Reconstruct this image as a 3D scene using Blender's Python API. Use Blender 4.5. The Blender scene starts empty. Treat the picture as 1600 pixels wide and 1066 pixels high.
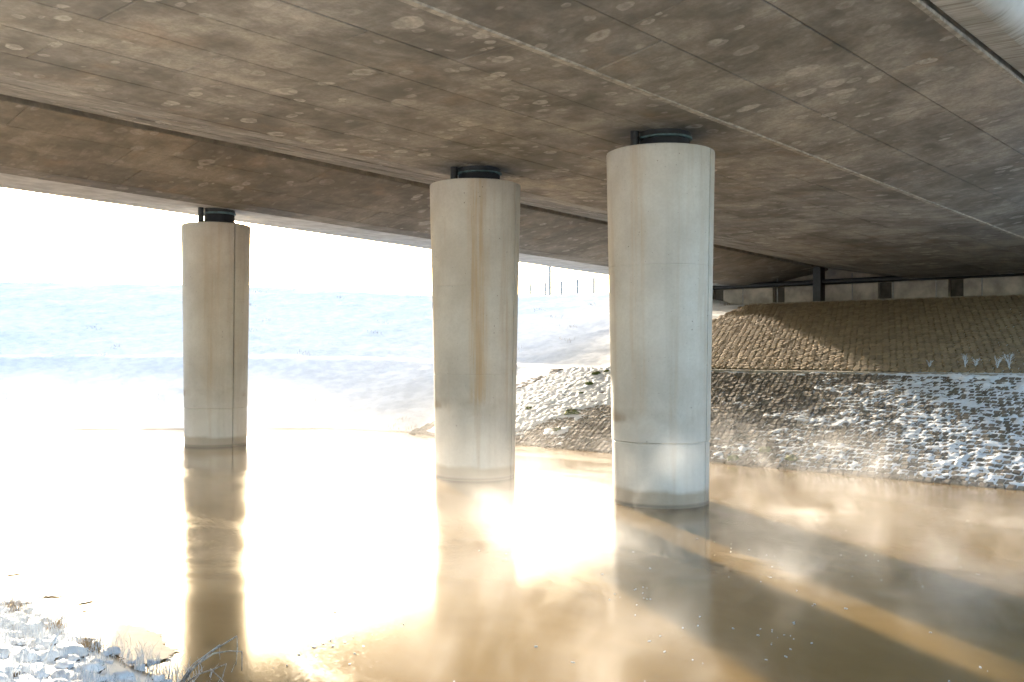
import bpy, bmesh, math, random
import numpy as np
from mathutils import Vector, Matrix, Euler

R = math.radians
random.seed(7)
rng = np.random.default_rng(11)
SC = bpy.context.scene
COL = SC.collection

# ------------------------------------------------------------------ camera, sky, sun, exposure
CAMH = 1.93
cam_d = bpy.data.cameras.new('camera')
cam = bpy.data.objects.new('camera', cam_d)
COL.objects.link(cam)
cam.location = (0, 0, CAMH)
cam.rotation_euler = (R(90 + 0.45), 0, 0)
cam_d.sensor_width = 36.0
cam_d.lens = 1525 / 1600 * 36.0
cam_d.clip_start = 0.05
cam_d.clip_end = 3000
SC.camera = cam

SUN_EL = R(12.7)
SUN_AZ = math.atan2(-0.283, 0.959)          # from +Y towards +X
w = bpy.data.worlds.new('World')
SC.world = w
w.use_nodes = True
wn = w.node_tree
for n_ in list(wn.nodes):
    wn.nodes.remove(n_)
sky = wn.nodes.new('ShaderNodeTexSky')
sky.sky_type = 'NISHITA'
sky.sun_disc = False
sky.sun_elevation = SUN_EL
sky.sun_rotation = SUN_AZ
sky.air_density = 1.0
sky.dust_density = 2.5
sky.ozone_density = 1.0
bg = wn.nodes.new('ShaderNodeBackground')
bg.inputs['Strength'].default_value = 0.15
wo = wn.nodes.new('ShaderNodeOutputWorld')
wn.links.new(sky.outputs[0], bg.inputs['Color'])
wn.links.new(bg.outputs[0], wo.inputs['Surface'])

sun_d = bpy.data.lights.new('sun', 'SUN')
sun_d.energy = 4.6
sun_d.angle = R(1.0)
sun_d.color = (1.0, 0.87, 0.70)
sun = bpy.data.objects.new('sun', sun_d)
COL.objects.link(sun)
to_sun = Vector((math.sin(SUN_AZ) * math.cos(SUN_EL), math.cos(SUN_AZ) * math.cos(SUN_EL), math.sin(SUN_EL)))
sun.rotation_euler = to_sun.to_track_quat('Z', 'Y').to_euler()
sun.location = to_sun * 60

SC.view_settings.view_transform = 'Standard'
SC.view_settings.look = 'None'
SC.view_settings.gamma = 1.0
SC.view_settings.use_curve_mapping = False
SC.view_settings.exposure = 2.35
SC.render.engine = 'CYCLES'
SC.cycles.use_denoising = True
SC.cycles.use_adaptive_sampling = True
SC.cycles.adaptive_threshold = 0.05
SC.cycles.adaptive_min_samples = 16
SC.cycles.max_bounces = 6
SC.cycles.diffuse_bounces = 3
SC.cycles.glossy_bounces = 3
SC.cycles.volume_bounces = 1
SC.cycles.sample_clamp_indirect = 12.0
SC.cycles.blur_glossy = 0.6
SC.cycles.volume_step_rate = 1.0
SC.cycles.volume_max_steps = 256

# ------------------------------------------------------------------ coordinates: u along the bridge, v across it, z above water
DU = np.array([0.68146, 0.73185])
DV = np.array([-0.73185, 0.68146])
ANG = math.atan2(DU[1], DU[0])
def W(u, v, z=0.0):
    return (u * DU[0] + v * DV[0], u * DU[1] + v * DV[1], z)
SLOPE = -0.0327
def zd(u, zrel):                    # height of a bridge point given its height over the camera at the pier line
    return zrel + CAMH + SLOPE * (u - 10.5)

# ------------------------------------------------------------------ small noise library (numpy)
_perm = rng.random((256, 256))
def vnoise(x, y):
    x = np.asarray(x, float); y = np.asarray(y, float)
    xi = np.floor(x).astype(int); yi = np.floor(y).astype(int)
    fx = x - xi; fy = y - yi
    fx = fx * fx * (3 - 2 * fx); fy = fy * fy * (3 - 2 * fy)
    a = _perm[xi & 255, yi & 255]; b = _perm[(xi + 1) & 255, yi & 255]
    c = _perm[xi & 255, (yi + 1) & 255]; d = _perm[(xi + 1) & 255, (yi + 1) & 255]
    return (a * (1 - fx) + b * fx) * (1 - fy) + (c * (1 - fx) + d * fx) * fy
def fbm(x, y, o=4):
    s = 0; a = 0.5; t = 0
    for k in range(o):
        s = s + a * vnoise(x * 2 ** k + 17.3 * k, y * 2 ** k + 9.1 * k); t += a; a *= 0.5
    return s / t
def sstep(a, b, x):
    t = np.clip((np.asarray(x, float) - a) / (b - a), 0, 1)
    return t * t * (3 - 2 * t)

# ------------------------------------------------------------------ object helpers
def link(o, parent=None):
    COL.objects.link(o)
    if parent is not None:
        o.parent = parent
    return o
def mesh_obj(name, verts, faces, m, parent=None, smooth=False):
    me = bpy.data.meshes.new(name)
    me.from_pydata([tuple(map(float, p)) for p in verts], [], faces)
    me.update()
    if m: me.materials.append(m)
    if smooth:
        me.polygons.foreach_set('use_smooth', [True] * len(me.polygons))
    return link(bpy.data.objects.new(name, me), parent)
def bm_obj(name, bm, m, parent=None, smooth=False):
    me = bpy.data.meshes.new(name)
    bmesh.ops.recalc_face_normals(bm, faces=bm.faces)
    bm.to_mesh(me); bm.free()
    if m: me.materials.append(m)
    if smooth:
        me.polygons.foreach_set('use_smooth', [True] * len(me.polygons))
    return link(bpy.data.objects.new(name, me), parent)
def empty(name, loc=(0, 0, 0), rz=0, parent=None):
    o = bpy.data.objects.new(name, None)
    o.location = loc; o.rotation_euler = (0, 0, rz)
    o.empty_display_size = 0.2
    return link(o, parent)
def tag(o, label=None, cat=None, group=None, kind=None):
    if label: o['label'] = label
    if cat: o['category'] = cat
    if group: o['group'] = group
    if kind: o['kind'] = kind
    return o
def add_box(bm, c, s, rz=0.0, bev=0.0):
    r = bmesh.ops.create_cube(bm, size=1.0)
    M = Matrix.Translation(c) @ Matrix.Rotation(rz, 4, 'Z') @ Matrix.Diagonal((s[0], s[1], s[2], 1))
    bmesh.ops.transform(bm, matrix=M, verts=r['verts'])
    if bev > 0:
        es = list({e for v in r['verts'] for e in v.link_edges})
        bmesh.ops.bevel(bm, geom=es, offset=bev, segments=2, profile=0.7, affect='EDGES')
def add_tube(bm, pts, rad, seg=8):
    pts = [Vector(p) for p in pts]
    if not isinstance(rad, (list, tuple)): rad = [rad] * len(pts)
    rings = []
    up = Vector((0.31, 0.17, 0.93))
    for i, p in enumerate(pts):
        t = (pts[min(i + 1, len(pts) - 1)] - pts[max(i - 1, 0)]).normalized()
        a = t.cross(up)
        if a.length < 1e-3: a = t.cross(Vector((1, 0, 0)))
        a.normalize(); b = t.cross(a)
        rings.append([bm.verts.new(p + (a * math.cos(2 * math.pi * k / seg) + b * math.sin(2 * math.pi * k / seg)) * rad[i]) for k in range(seg)])
    for i in range(len(pts) - 1):
        for k in range(seg):
            bm.faces.new((rings[i][k], rings[i][(k + 1) % seg], rings[i + 1][(k + 1) % seg], rings[i + 1][k]))
    bm.faces.new(rings[0][::-1]); bm.faces.new(rings[-1])
def add_lathe(bm, prof, seg=48, closed_top=True, cen=(0, 0)):
    rings = []
    for r_, z_ in prof:
        rings.append([bm.verts.new((cen[0] + r_ * math.cos(2 * math.pi * k / seg), cen[1] + r_ * math.sin(2 * math.pi * k / seg), z_)) for k in range(seg)])
    for i in range(len(prof) - 1):
        for k in range(seg):
            bm.faces.new((rings[i][k], rings[i][(k + 1) % seg], rings[i + 1][(k + 1) % seg], rings[i + 1][k]))
    bm.faces.new(rings[0][::-1]); bm.faces.new(rings[-1])
def prism(name, prof, u0, u1, m, parent=None, nseg=1, dz=0.0):
    """cross-section [(v, zrel)] swept along the bridge from u0 to u1"""
    vs, fs = [], []
    k = len(prof)
    for i in range(nseg + 1):
        u = u0 + (u1 - u0) * i / nseg
        for (v, z) in prof:
            vs.append(W(u, v, zd(u, z) + dz))
    for i in range(nseg):
        for j in range(k):
            a = i * k + j; b = i * k + (j + 1) % k
            fs.append((a, b, b + k, a + k))
    fs.append(tuple(range(k))[::-1]); fs.append(tuple(range(nseg * k, nseg * k + k)))
    o = mesh_obj(name, vs, fs, m, parent)
    bm = bmesh.new(); bm.from_mesh(o.data); bmesh.ops.recalc_face_normals(bm, faces=bm.faces); bm.to_mesh(o.data); bm.free()
    return o

# ------------------------------------------------------------------ materials
class NT:
    def __init__(s, name):
        s.m = bpy.data.materials.new(name); s.m.use_nodes = True
        s.t = s.m.node_tree
        for n in list(s.t.nodes): s.t.nodes.remove(n)
        s.out = s.t.nodes.new('ShaderNodeOutputMaterial')
    def n(s, typ, **kw):
        nd = s.t.nodes.new(typ)
        for k, v in kw.items():
            if hasattr(nd, k): setattr(nd, k, v)
        return nd
    def put(s, sock, val):
        if val is None: return
        if isinstance(val, bpy.types.NodeSocket): s.t.links.new(val, sock)
        elif isinstance(val, (tuple, list)) and sock.type == 'RGBA' and len(val) == 3: sock.default_value = (*val, 1)
        else: sock.default_value = val
    def math(s, op, a, b=None, c=None, clamp=False):
        nd = s.n('ShaderNodeMath', operation=op); nd.use_clamp = clamp
        s.put(nd.inputs[0], a); s.put(nd.inputs[1], b); s.put(nd.inputs[2], c)
        return nd.outputs[0]
    def mix(s, f, a, b, typ='MIX'):
        nd = s.n('ShaderNodeMix', data_type='RGBA', blend_type=typ)
        s.put(nd.inputs[0], f); s.put(nd.inputs[6], a); s.put(nd.inputs[7], b)
        return nd.outputs[2]
    def map(s, x, a, b, c=0.0, d=1.0, smooth=True):
        nd = s.n('ShaderNodeMapRange'); nd.interpolation_type = 'SMOOTHSTEP' if smooth else 'LINEAR'
        s.put(nd.inputs[0], x)
        for i, k in enumerate((a, b, c, d)): s.put(nd.inputs[i + 1], k)
        return nd.outputs[0]
    def noise(s, vec, scale, detail=4, rough=0.55, dist=0.0, col=False):
        nd = s.n('ShaderNodeTexNoise'); s.put(nd.inputs['Vector'], vec)
        nd.inputs['Scale'].default_value = scale; nd.inputs['Detail'].default_value = detail
        nd.inputs['Roughness'].default_value = rough; nd.inputs['Distortion'].default_value = dist
        return nd.outputs['Color' if col else 'Fac']
    def voro(s, vec, scale, feature='F1', rnd=1.0):
        nd = s.n('ShaderNodeTexVoronoi', feature=feature); s.put(nd.inputs['Vector'], vec)
        nd.inputs['Scale'].default_value = scale; nd.inputs['Randomness'].default_value = rnd
        return nd
    def mapping(s, vec, loc=(0, 0, 0), rot=(0, 0, 0), sc=(1, 1, 1)):
        nd = s.n('ShaderNodeMapping'); s.put(nd.inputs[0], vec)
        nd.inputs[1].default_value = loc; nd.inputs[2].default_value = rot; nd.inputs[3].default_value = sc
        return nd.outputs[0]
    def pos(s): return s.n('ShaderNodeNewGeometry').outputs['Position']
    def uvw(s): return s.mapping(s.pos(), rot=(0, 0, -ANG))          # world position turned into bridge axes
    def obj(s): return s.n('ShaderNodeTexCoord').outputs['Object']
    def sep(s, v):
        nd = s.n('ShaderNodeSeparateXYZ'); s.put(nd.inputs[0], v); return nd.outputs
    def add(s, a, b):
        nd = s.n('ShaderNodeVectorMath', operation='ADD'); s.put(nd.inputs[0], a); s.put(nd.inputs[1], b); return nd.outputs[0]
    def vscale(s, a, f):
        nd = s.n('ShaderNodeVectorMath', operation='SCALE'); s.put(nd.inputs[0], a); s.put(nd.inputs['Scale'], f); return nd.outputs[0]
    def bump(s, h, strength=0.3, dist=0.02, normal=None):
        nd = s.n('ShaderNodeBump'); nd.inputs['Strength'].default_value = strength; nd.inputs['Distance'].default_value = dist
        s.put(nd.inputs['Height'], h); s.put(nd.inputs['Normal'], normal); return nd.outputs[0]
    def surf(s, color, rough=0.85, normal=None, **kw):
        p = s.n('ShaderNodeBsdfPrincipled')
        s.put(p.inputs['Base Color'], color); s.put(p.inputs['Roughness'], rough); s.put(p.inputs['Normal'], normal)
        for k, v in kw.items(): s.put(p.inputs[k], v)
        s.t.links.new(p.outputs[0], s.out.inputs['Surface'])
        return s.m

def m_soffit(name, lo, hi, spots=0.5):
    k = NT(name)
    p = k.uvw()
    dist = k.add(p, k.vscale(k.noise(p, 2.5, 3, col=True), 0.2))
    big = k.noise(p, 0.7, 4, 0.66, 0.4)
    col = k.mix(k.map(big, 0.33, 0.68), lo, hi)
    mot = k.noise(p, 2.4, 4, 0.7, 0.3)
    col = k.mix(1.0, col, k.mix(k.map(mot, 0.3, 0.7), (0.74, 0.75, 0.76), (1.16, 1.14, 1.12)), 'MULTIPLY')
    oi = k.n('ShaderNodeObjectInfo').outputs['Random']
    col = k.mix(1.0, col, k.mix(oi, (0.86, 0.86, 0.87), (1.10, 1.08, 1.05)), 'MULTIPLY')
    # fine trowel / formwork grain drawn across the deck
    st = k.noise(k.mapping(dist, sc=(9, 1.3, 1)), 1.0, 3, 0.65)
    col = k.mix(k.map(st, 0.40, 0.75, 0, 0.28), col, k.mix(0.5, lo, (0.05, 0.045, 0.04)))
    st2 = k.noise(k.mapping(dist, loc=(4, 9, 0), sc=(6, 1.0, 1)), 1.2, 3, 0.6)
    col = k.mix(k.map(st2, 0.58, 0.80, 0, 0.35), col, (0.46, 0.43, 0.385))
    # rusty tint
    ru = k.noise(p, 1.1, 3, 0.6)
    col = k.mix(k.map(ru, 0.55, 0.76, 0, 0.34), col, (0.35, 0.245, 0.16))
    # pale lime patches
    for (sc_, th, off, am) in ((1.5, 0.25, 0.0, spots * 0.85), (2.6, 0.30, 5.3, spots * 0.75), (4.2, 0.30, 2.9, spots * 0.5)):
        vv = k.voro(k.mapping(dist, loc=(off, off * 1.7, 0), sc=(1.15, 0.85, 0.4)), sc_)
        ds = vv.outputs['Distance']; rc = k.sep(vv.outputs['Color'])[0]
        size = k.math('MULTIPLY', rc, th)
        msk = k.map(k.math('SUBTRACT', ds, size), -0.01, 0.035, 1, 0)
        core = k.map(k.math('SUBTRACT', ds, k.math('MULTIPLY', size, 0.45)), -0.03, 0.03, 0.55, 1)
        clus = k.map(k.noise(p, 0.5, 2), 0.42, 0.60)
        msk = k.math('MULTIPLY', k.math('MULTIPLY', msk, core), k.math('MULTIPLY', k.math('GREATER_THAN', rc, 0.35), am))
        msk = k.math('MULTIPLY', msk, k.math('ADD', k.math('MULTIPLY', clus, 0.6), 0.4))
        msk = k.math('MULTIPLY', msk, k.map(k.noise(dist, 9, 3), 0.3, 0.6, 0.35, 1))
        col = k.mix(msk, col, (0.62, 0.59, 0.54))
    fine = k.noise(p, 22, 3, 0.7)
    col = k.mix(k.map(fine, 0.3, 0.7, 0, 0.35), col, (0.15, 0.13, 0.105))
    nm = k.bump(k.math('ADD', k.math('MULTIPLY', fine, 0.5), k.math('MULTIPLY', st, 0.8)), 0.25, 0.01)
    return k.surf(col, 0.8, nm)

def m_column(name, rust=0.0, ringz=0.78, streak=None):
    k = NT(name)
    p = k.obj()
    x, y, z = k.sep(p)
    zn = k.math('ADD', z, k.math('MULTIPLY', k.math('SUBTRACT', k.noise(p, 2.2, 4), 0.5), 0.16))
    big = k.noise(p, 0.9, 6, 0.6)
    col = k.mix(k.map(big, 0.3, 0.7), (0.45, 0.42, 0.37), (0.60, 0.58, 0.53))
    ver = k.noise(k.mapping(p, sc=(5, 5, 0.25)), 1.0, 4, 0.6)
    col = k.mix(k.map(ver, 0.45, 0.75, 0, 0.3), col, (0.33, 0.29, 0.235))
    if rust:
        rs = k.noise(k.mapping(p, sc=(3.2, 3.2, 0.12)), 1.0, 5, 0.65)
        col = k.mix(k.map(rs, 0.53, 0.68, 0, rust), col, (0.36, 0.22, 0.09))
    if streak:
        c0, hw, am = streak
        wob = k.math('MULTIPLY', k.math('SUBTRACT', k.noise(k.mapping(p, sc=(0.5, 0.5, 0.9)), 1.0, 3), 0.5), 0.16)
        dx = k.math('ABSOLUTE', k.math('ADD', k.math('SUBTRACT', x, c0), wob))
        fr = k.noise(k.mapping(p, sc=(16, 16, 0.35)), 1.0, 4, 0.7)
        sm = k.math('MULTIPLY', k.map(dx, hw * 0.3, hw, 1, 0), k.map(y, -0.1, 0.0, 1, 0))
        sm = k.math('MULTIPLY', sm, k.map(fr, 0.35, 0.65, 0.15, 1))
        sm = k.math('MULTIPLY', sm, k.map(zn, 1.05, 1.2, 0, 1))
        col = k.mix(k.math('MULTIPLY', sm, am), col, (0.42, 0.26, 0.10))
    # flood marks and the wet foot
    mud = k.math('MULTIPLY', k.map(zn, ringz + 0.20, ringz + 0.27), k.map(zn, ringz + 0.30, ringz + 0.46, 1, 0))
    mud = k.math('MULTIPLY', mud, k.map(k.noise(p, 1.4, 3), 0.40, 0.62))
    col = k.mix(k.math('MULTIPLY', mud, 0.8), col, (0.24, 0.17, 0.10))
    below = k.map(zn, ringz + 0.1, ringz + 0.2, 1, 0)
    col = k.mix(k.math('MULTIPLY', below, 0.18), col, (0.50, 0.50, 0.48))
    foot = k.map(zn, 0.16, 0.24, 1, 0)
    col = k.mix(k.math('MULTIPLY', foot, 0.7), col, (0.27, 0.195, 0.11))
    wet = k.map(z, 0.025, 0.06, 1, 0)
    col = k.mix(k.math('MULTIPLY', wet, 0.75), col, (0.09, 0.075, 0.055))
    # blow holes
    vv = k.voro(p, 9.0)
    rc = k.sep(vv.outputs['Color'])[1]
    hole = k.math('MULTIPLY', k.map(vv.outputs['Distance'], 0.05, 0.10, 1, 0), k.math('GREATER_THAN', rc, 0.80))
    vv2 = k.voro(p, 26.0)
    hole2 = k.math('MULTIPLY', k.map(vv2.outputs['Distance'], 0.07, 0.14, 1, 0), k.math('GREATER_THAN', k.sep(vv2.outputs['Color'])[0], 0.86))
    hole = k.math('MAXIMUM', hole, hole2)
    col = k.mix(k.math('MULTIPLY', hole, 0.75), col, (0.11, 0.09, 0.07))
    fine = k.noise(p, 30, 5, 0.7)
    col = k.mix(k.map(fine, 0.35, 0.7, 0, 0.14), col, (0.24, 0.22, 0.19))
    nm = k.bump(k.math('SUBTRACT', k.math('MULTIPLY', fine, 0.4), k.math('MULTIPLY', hole, 1.2)), 0.35, 0.006)
    return k.surf(col, 0.75, nm)

def m_plain(name, col, rough=0.7, var=0.3, scale=6, metal=0.0, bump=0.2):
    k = NT(name); p = k.obj()
    nz = k.noise(p, scale, 5, 0.6)
    c = k.mix(k.map(nz, 0.3, 0.7), tuple(a * (1 - var) for a in col), tuple(min(1, a * (1 + var)) for a in col))
    return k.surf(c, rough, k.bump(nz, bump, 0.01), Metallic=metal)

def m_edge_beam():
    k = NT('edge_beam_concrete'); p = k.uvw(); x, y, z = k.sep(p)
    hz = k.math('SUBTRACT', z, k.math('MULTIPLY', k.math('SUBTRACT', x, 10.5), SLOPE))     # height along the beam, slope removed
    st = k.noise(k.mapping(p, sc=(26, 1.2, 1.2)), 1.0, 4, 0.6)
    st0 = k.noise(k.mapping(p, sc=(4, 0.5, 0.5)), 1.0, 3, 0.6)
    lim = k.math('ADD', k.math('ADD', hz, -(3.13 + CAMH)), k.math('MULTIPLY', k.math('ADD', st, k.math('MULTIPLY', st0, 0.6)), -0.26))
    alg = k.map(lim, -0.29, -0.11, 1, 0)
    col = k.mix(k.map(k.noise(p, 2.0, 4), 0.35, 0.65), (0.46, 0.47, 0.46), (0.60, 0.61, 0.60))
    algc = k.mix(k.noise(p, 5, 3), (0.07, 0.065, 0.03), (0.15, 0.115, 0.065))
    col = k.mix(k.math('MULTIPLY', alg, 0.92), col, algc)
    return k.surf(col, 0.8, k.bump(st, 0.15, 0.01))

def snow_color(k, p):
    nz = k.noise(p, 3.0, 6, 0.6)
    return k.mix(k.map(nz, 0.35, 0.65), (0.66, 0.66, 0.65), (0.79, 0.785, 0.775))
def m_snow(name='snow', dirt=0.0):
    k = NT(name); p = k.pos()
    col = snow_color(k, p)
    if dirt:
        col = k.mix(k.map(k.noise(p, 14, 4, 0.7), 0.58, 0.72, 0, dirt), col, (0.22, 0.20, 0.12))
    h = k.math('ADD', k.math('MULTIPLY', k.noise(p, 18, 5, 0.65), 1.0), k.math('MULTIPLY', k.noise(p, 70, 3, 0.6), 0.35))
    return k.surf(col, 0.6, k.bump(h, 0.5, 0.02), **{'Specular IOR Level': 0.25})

def m_ground():
    k = NT('ground_snow_and_earth'); p = k.uvw(); x, y, z = k.sep(p)
    jit = k.math('MULTIPLY', k.math('SUBTRACT', k.noise(p, 0.9, 6, 0.65), 0.5), 5.0)
    vv = k.math('ADD', y, jit)
    bare = k.math('MULTIPLY', k.map(vv, 6.0, 8.5), k.map(vv, 14.0, 16.5, 1, 0))
    bare = k.math('MULTIPLY', bare, k.map(x, 9, 10.5))
    bare = k.math('MAXIMUM', bare, k.map(z, 0.005, 0.04, 1, 0))
    soil = k.mix(k.noise(p, 5, 6, 0.7), (0.085, 0.062, 0.04), (0.20, 0.155, 0.10))
    col = snow_color(k, p)
    # stalks and dead tufts showing through the snow
    tuft = k.math('MULTIPLY', k.map(k.noise(k.mapping(p, sc=(1, 1, 3)), 5.0, 6, 0.8), 0.64, 0.74), k.map(k.noise(p, 0.35, 3), 0.45, 0.6))
    col = k.mix(k.math('MULTIPLY', tuft, 0.45), col, (0.30, 0.27, 0.20))
    col = k.mix(bare, col, soil)
    h = k.math('ADD', k.noise(p, 6, 6, 0.7), k.math('MULTIPLY', k.noise(p, 1.2, 3), 1.5))
    return k.surf(col, 0.75, k.bump(h, 0.6, 0.05), **{'Specular IOR Level': 0.2})

def m_block(name, lo, hi, moss=0.0):
    k = NT(name); p = k.pos()
    gi = k.n('ShaderNodeNewGeometry').outputs['Random Per Island']
    oi = k.n('ShaderNodeObjectInfo').outputs['Random']
    rnd = k.math('FRACT', k.math('ADD', gi, oi))
    col = k.mix(rnd, lo, hi)
    nz = k.noise(p, 16, 6, 0.7)
    col = k.mix(k.map(nz, 0.35, 0.7, 0, 0.5), col, tuple(a * 0.5 for a in lo))
    if moss:
        col = k.mix(k.map(k.noise(p, 2.2, 4, 0.6), 0.5, 0.7, 0, moss), col, (0.06, 0.07, 0.02))
    return k.surf(col, 0.85, k.bump(nz, 0.5, 0.012))

def m_water():
    k = NT('murky_water_thin_ice'); p = k.uvw()
    sil = k.noise(k.mapping(p, sc=(0.5, 0.25, 1)), 1.0, 5, 0.6, 0.6)
    col = k.mix(k.map(sil, 0.3, 0.7), (0.165, 0.105, 0.038), (0.23, 0.152, 0.060))
    # frosted skim ice in drifting patches
    ice = k.map(k.noise(k.mapping(p, sc=(0.35, 0.2, 1)), 1.0, 6, 0.7, 0.8), 0.44, 0.62)
    grit = k.noise(p, 30, 4, 0.8)
    rough = k.math('ADD', k.math('MULTIPLY', ice, 0.08), 0.10)
    rough = k.math('ADD', rough, k.math('MULTIPLY', k.map(grit, 0.5, 0.75), 0.14))
    wav = k.noise(k.mapping(p, sc=(1.0, 1.6, 1)), 7, 3, 0.6)
    h = k.math('ADD', k.math('MULTIPLY', wav, 0.10), k.math('MULTIPLY', k.math('MULTIPLY', grit, k.math('ADD', ice, 0.25)), 0.5))
    nm = k.bump(h, 0.11, 0.015)
    frost = k.math('MULTIPLY', k.map(grit, 0.60, 0.72), k.math('ADD', k.math('MULTIPLY', ice, 0.35), 0.03))
    col = k.mix(frost, col, (0.55, 0.55, 0.54))
    return k.surf(col, rough, nm, IOR=1.33)

def m_mist():
    k = NT('river_mist'); p = k.uvw(); x, y, z = k.sep(p)
    warp = k.add(k.mapping(p, sc=(0.75, 0.6, 0.8)), k.vscale(k.noise(p, 0.55, 2, col=True), 1.3))
    nz = k.noise(warp, 1.0, 4.5, 0.62, 0.3)
    wis = k.math('POWER', k.map(nz, 0.49, 0.72), 1.4)
    fall = k.math('POWER', k.map(z, 0.0, 1.58, 1, 0, smooth=False), 1.7)
    base = 0.02
    den = k.math('ADD', k.math('MULTIPLY', k.math('MULTIPLY', wis, k.math('ADD', k.map(y, 5, 12, 1.75, 0.2), k.map(y, 14, 19, 0.0, 0.8))), 1.05), base)
    den = k.math('MULTIPLY', k.math('MULTIPLY', den, fall), k.math('MULTIPLY', k.map(x, 10.5, 13.8, 1.0, 0.07), k.map(x, 3.0, 5.5, 0.03, 1.0)))
    vs = k.n('ShaderNodeVolumeScatter')
    vs.inputs['Color'].default_value = (0.98, 0.97, 0.96, 1)
    vs.inputs['Anisotropy'].default_value = 0.5
    k.put(vs.inputs['Density'], k.math('MULTIPLY', den, 0.36))
    k.t.links.new(vs.outputs[0], k.out.inputs['Volume'])
    k.m.cycles.volume_step_rate = 0.3
    return k.m

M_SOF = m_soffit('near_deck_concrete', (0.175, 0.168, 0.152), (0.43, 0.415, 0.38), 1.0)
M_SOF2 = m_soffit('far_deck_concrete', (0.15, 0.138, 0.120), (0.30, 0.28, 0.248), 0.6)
M_BODY = m_plain('deck_joint_concrete', (0.20, 0.178, 0.145), 0.9, 0.3, 4)
M_LIME = m_plain('lime_streaked_joint', (0.37, 0.345, 0.30), 0.85, 0.35, 9)
M_EDGE = m_edge_beam()
M_DARK = m_plain('black_painted_steel', (0.018, 0.02, 0.022), 0.45, 0.3, 12)
M_TEAL = m_plain('worn_teal_steel', (0.10, 0.17, 0.18), 0.5, 0.4, 9)
M_RUB = m_plain('bearing_rubber', (0.012, 0.014, 0.018), 0.7, 0.3, 9)
M_STEEL = m_plain('galvanised_steel', (0.30, 0.30, 0.30), 0.5, 0.2, 9, 0.6)
M_ABUT = m_plain('abutment_concrete', (0.42, 0.38, 0.32), 0.85, 0.35, 1.6)
M_NICHE = m_plain('niche_shade_concrete', (0.07, 0.062, 0.05), 0.85, 0.5, 2.5)  # near black concrete, paints the shade inside the wall niches
M_SNOW = m_snow('snow')
M_SNOWD = m_snow('snow_with_grass', 0.35)
M_GROUND = m_ground()
M_BLK = m_block('basalt_setts', (0.115, 0.088, 0.060), (0.235, 0.185, 0.125), 0.25)
M_BLK2 = m_block('slope_cobbles', (0.25, 0.18, 0.105), (0.38, 0.28, 0.16), 0.1)
M_WATER = m_water()
M_MOSS = m_plain('moss', (0.085, 0.10, 0.02), 0.95, 0.5, 14, bump=0.8)

# ------------------------------------------------------------------ terrain
FAR = np.array([(14.5, -300), (14.5, -40), (14.5, 15), (14.75, 17.3), (14.1, 19.2), (11.0, 22.4), (8.6, 24.4), (0, 30), (-15, 38), (-60, 60), (-300, 170)], float)
NEAR = np.array([(2.8, -300), (2.8, -40), (2.8, 9), (1.5, 13), (-3, 18), (-15, 26), (-60, 45), (-300, 150)], float)
def sdist(P, u, v, side):
    best = np.full(u.shape, 1e9); sg = np.ones(u.shape)
    for a, b in zip(P[:-1], P[1:]):
        e = b - a; L2 = e @ e
        t = np.clip(((u - a[0]) * e[0] + (v - a[1]) * e[1]) / L2, 0, 1)
        dx = u - a[0] - t * e[0]; dy = v - a[1] - t * e[1]
        d = np.hypot(dx, dy)
        cr = e[0] * dy - e[1] * dx
        m = d < best - 1e-9
        best = np.where(m, d, best); sg = np.where(m, np.sign(cr + 1e-12), sg)
    return best * sg * side
def terrain(u, v, rough=True):
    u = np.asarray(u, float); v = np.asarray(v, float)
    df = sdist(FAR, u, v, -1.0)
    dn = sdist(NEAR, u, v, 1.0)
    wig = (fbm(u * 0.5, v * 0.5, 3) - 0.5) * 0.5 * sstep(12, 17, v)
    df = df + wig
    hp = np.interp(v, [16, 26], [1.41, 1.73])
    hc = np.interp(v, [17.0, 20.2, 23.7, 26.6, 30.5, 36], [3.37, 4.24, 4.02, 3.95, 4.15, 4.60])
    d2 = 6.8 + (hc - hp) / 0.27
    z = np.where(df < 5.2, hp * df / 5.2, np.where(df < 6.8, hp, np.where(df < d2, hp + (df - 6.8) * 0.27, hc)))
    far_rise = np.clip(df - d2, 0, 250) * 0.022 * sstep(18, 21, v)
    z = z + far_rise
    # the road embankment behind the abutment
    z = np.maximum(z, np.where((u > 31.4) & (v > 1.5) & (v < 19.2), zd(u, 3.3) - 0.4, -9))
    zn = np.where(dn < 1.6, 0.28 * dn, 0.448 + 0.04 * np.clip(dn - 1.6, 0, 60))
    z = np.where(dn > df, np.where(dn > 0, zn, np.maximum(0.3 * dn, -0.7)), np.where(df > 0, z, np.maximum(0.4 * df, -0.7)))
    if rough:
        amp = np.where(df > 0, 0.045 * sstep(13.5, 17, v) + 0.02, 0.03)
        z = z + (fbm(u * 1.3, v * 1.3, 4) - 0.5) * amp + (fbm(u * 6, v * 6, 2) - 0.5) * 0.3 * amp
    return z
def axis(lo, hi, a, b, step):
    mid = np.arange(a, b + 1e-6, step)
    g = []; s = step; x = a
    while x > lo:
        s *= 1.25; x -= s; g.append(x)
    h = []; s = step; x = mid[-1]
    while x < hi:
        s *= 1.25; x += s; h.append(x)
    return np.array(g[::-1] + list(mid) + h)
gu = axis(-350, 450, -2, 34, 0.2); gv = axis(-350, 450, -3, 42, 0.22)
UU, VV = np.meshgrid(gu, gv, indexing='ij')
ZZ = terrain(UU, VV)
nu, nv = UU.shape
verts = np.stack([UU * DU[0] + VV * DV[0], UU * DU[1] + VV * DV[1], ZZ], -1).reshape(-1, 3)
faces = [(i * nv + j, (i + 1) * nv + j, (i + 1) * nv + j + 1, i * nv + j + 1) for i in range(nu - 1) for j in range(nv - 1)]
ground = mesh_obj('ground', verts, faces, M_GROUND, smooth=True)
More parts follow.
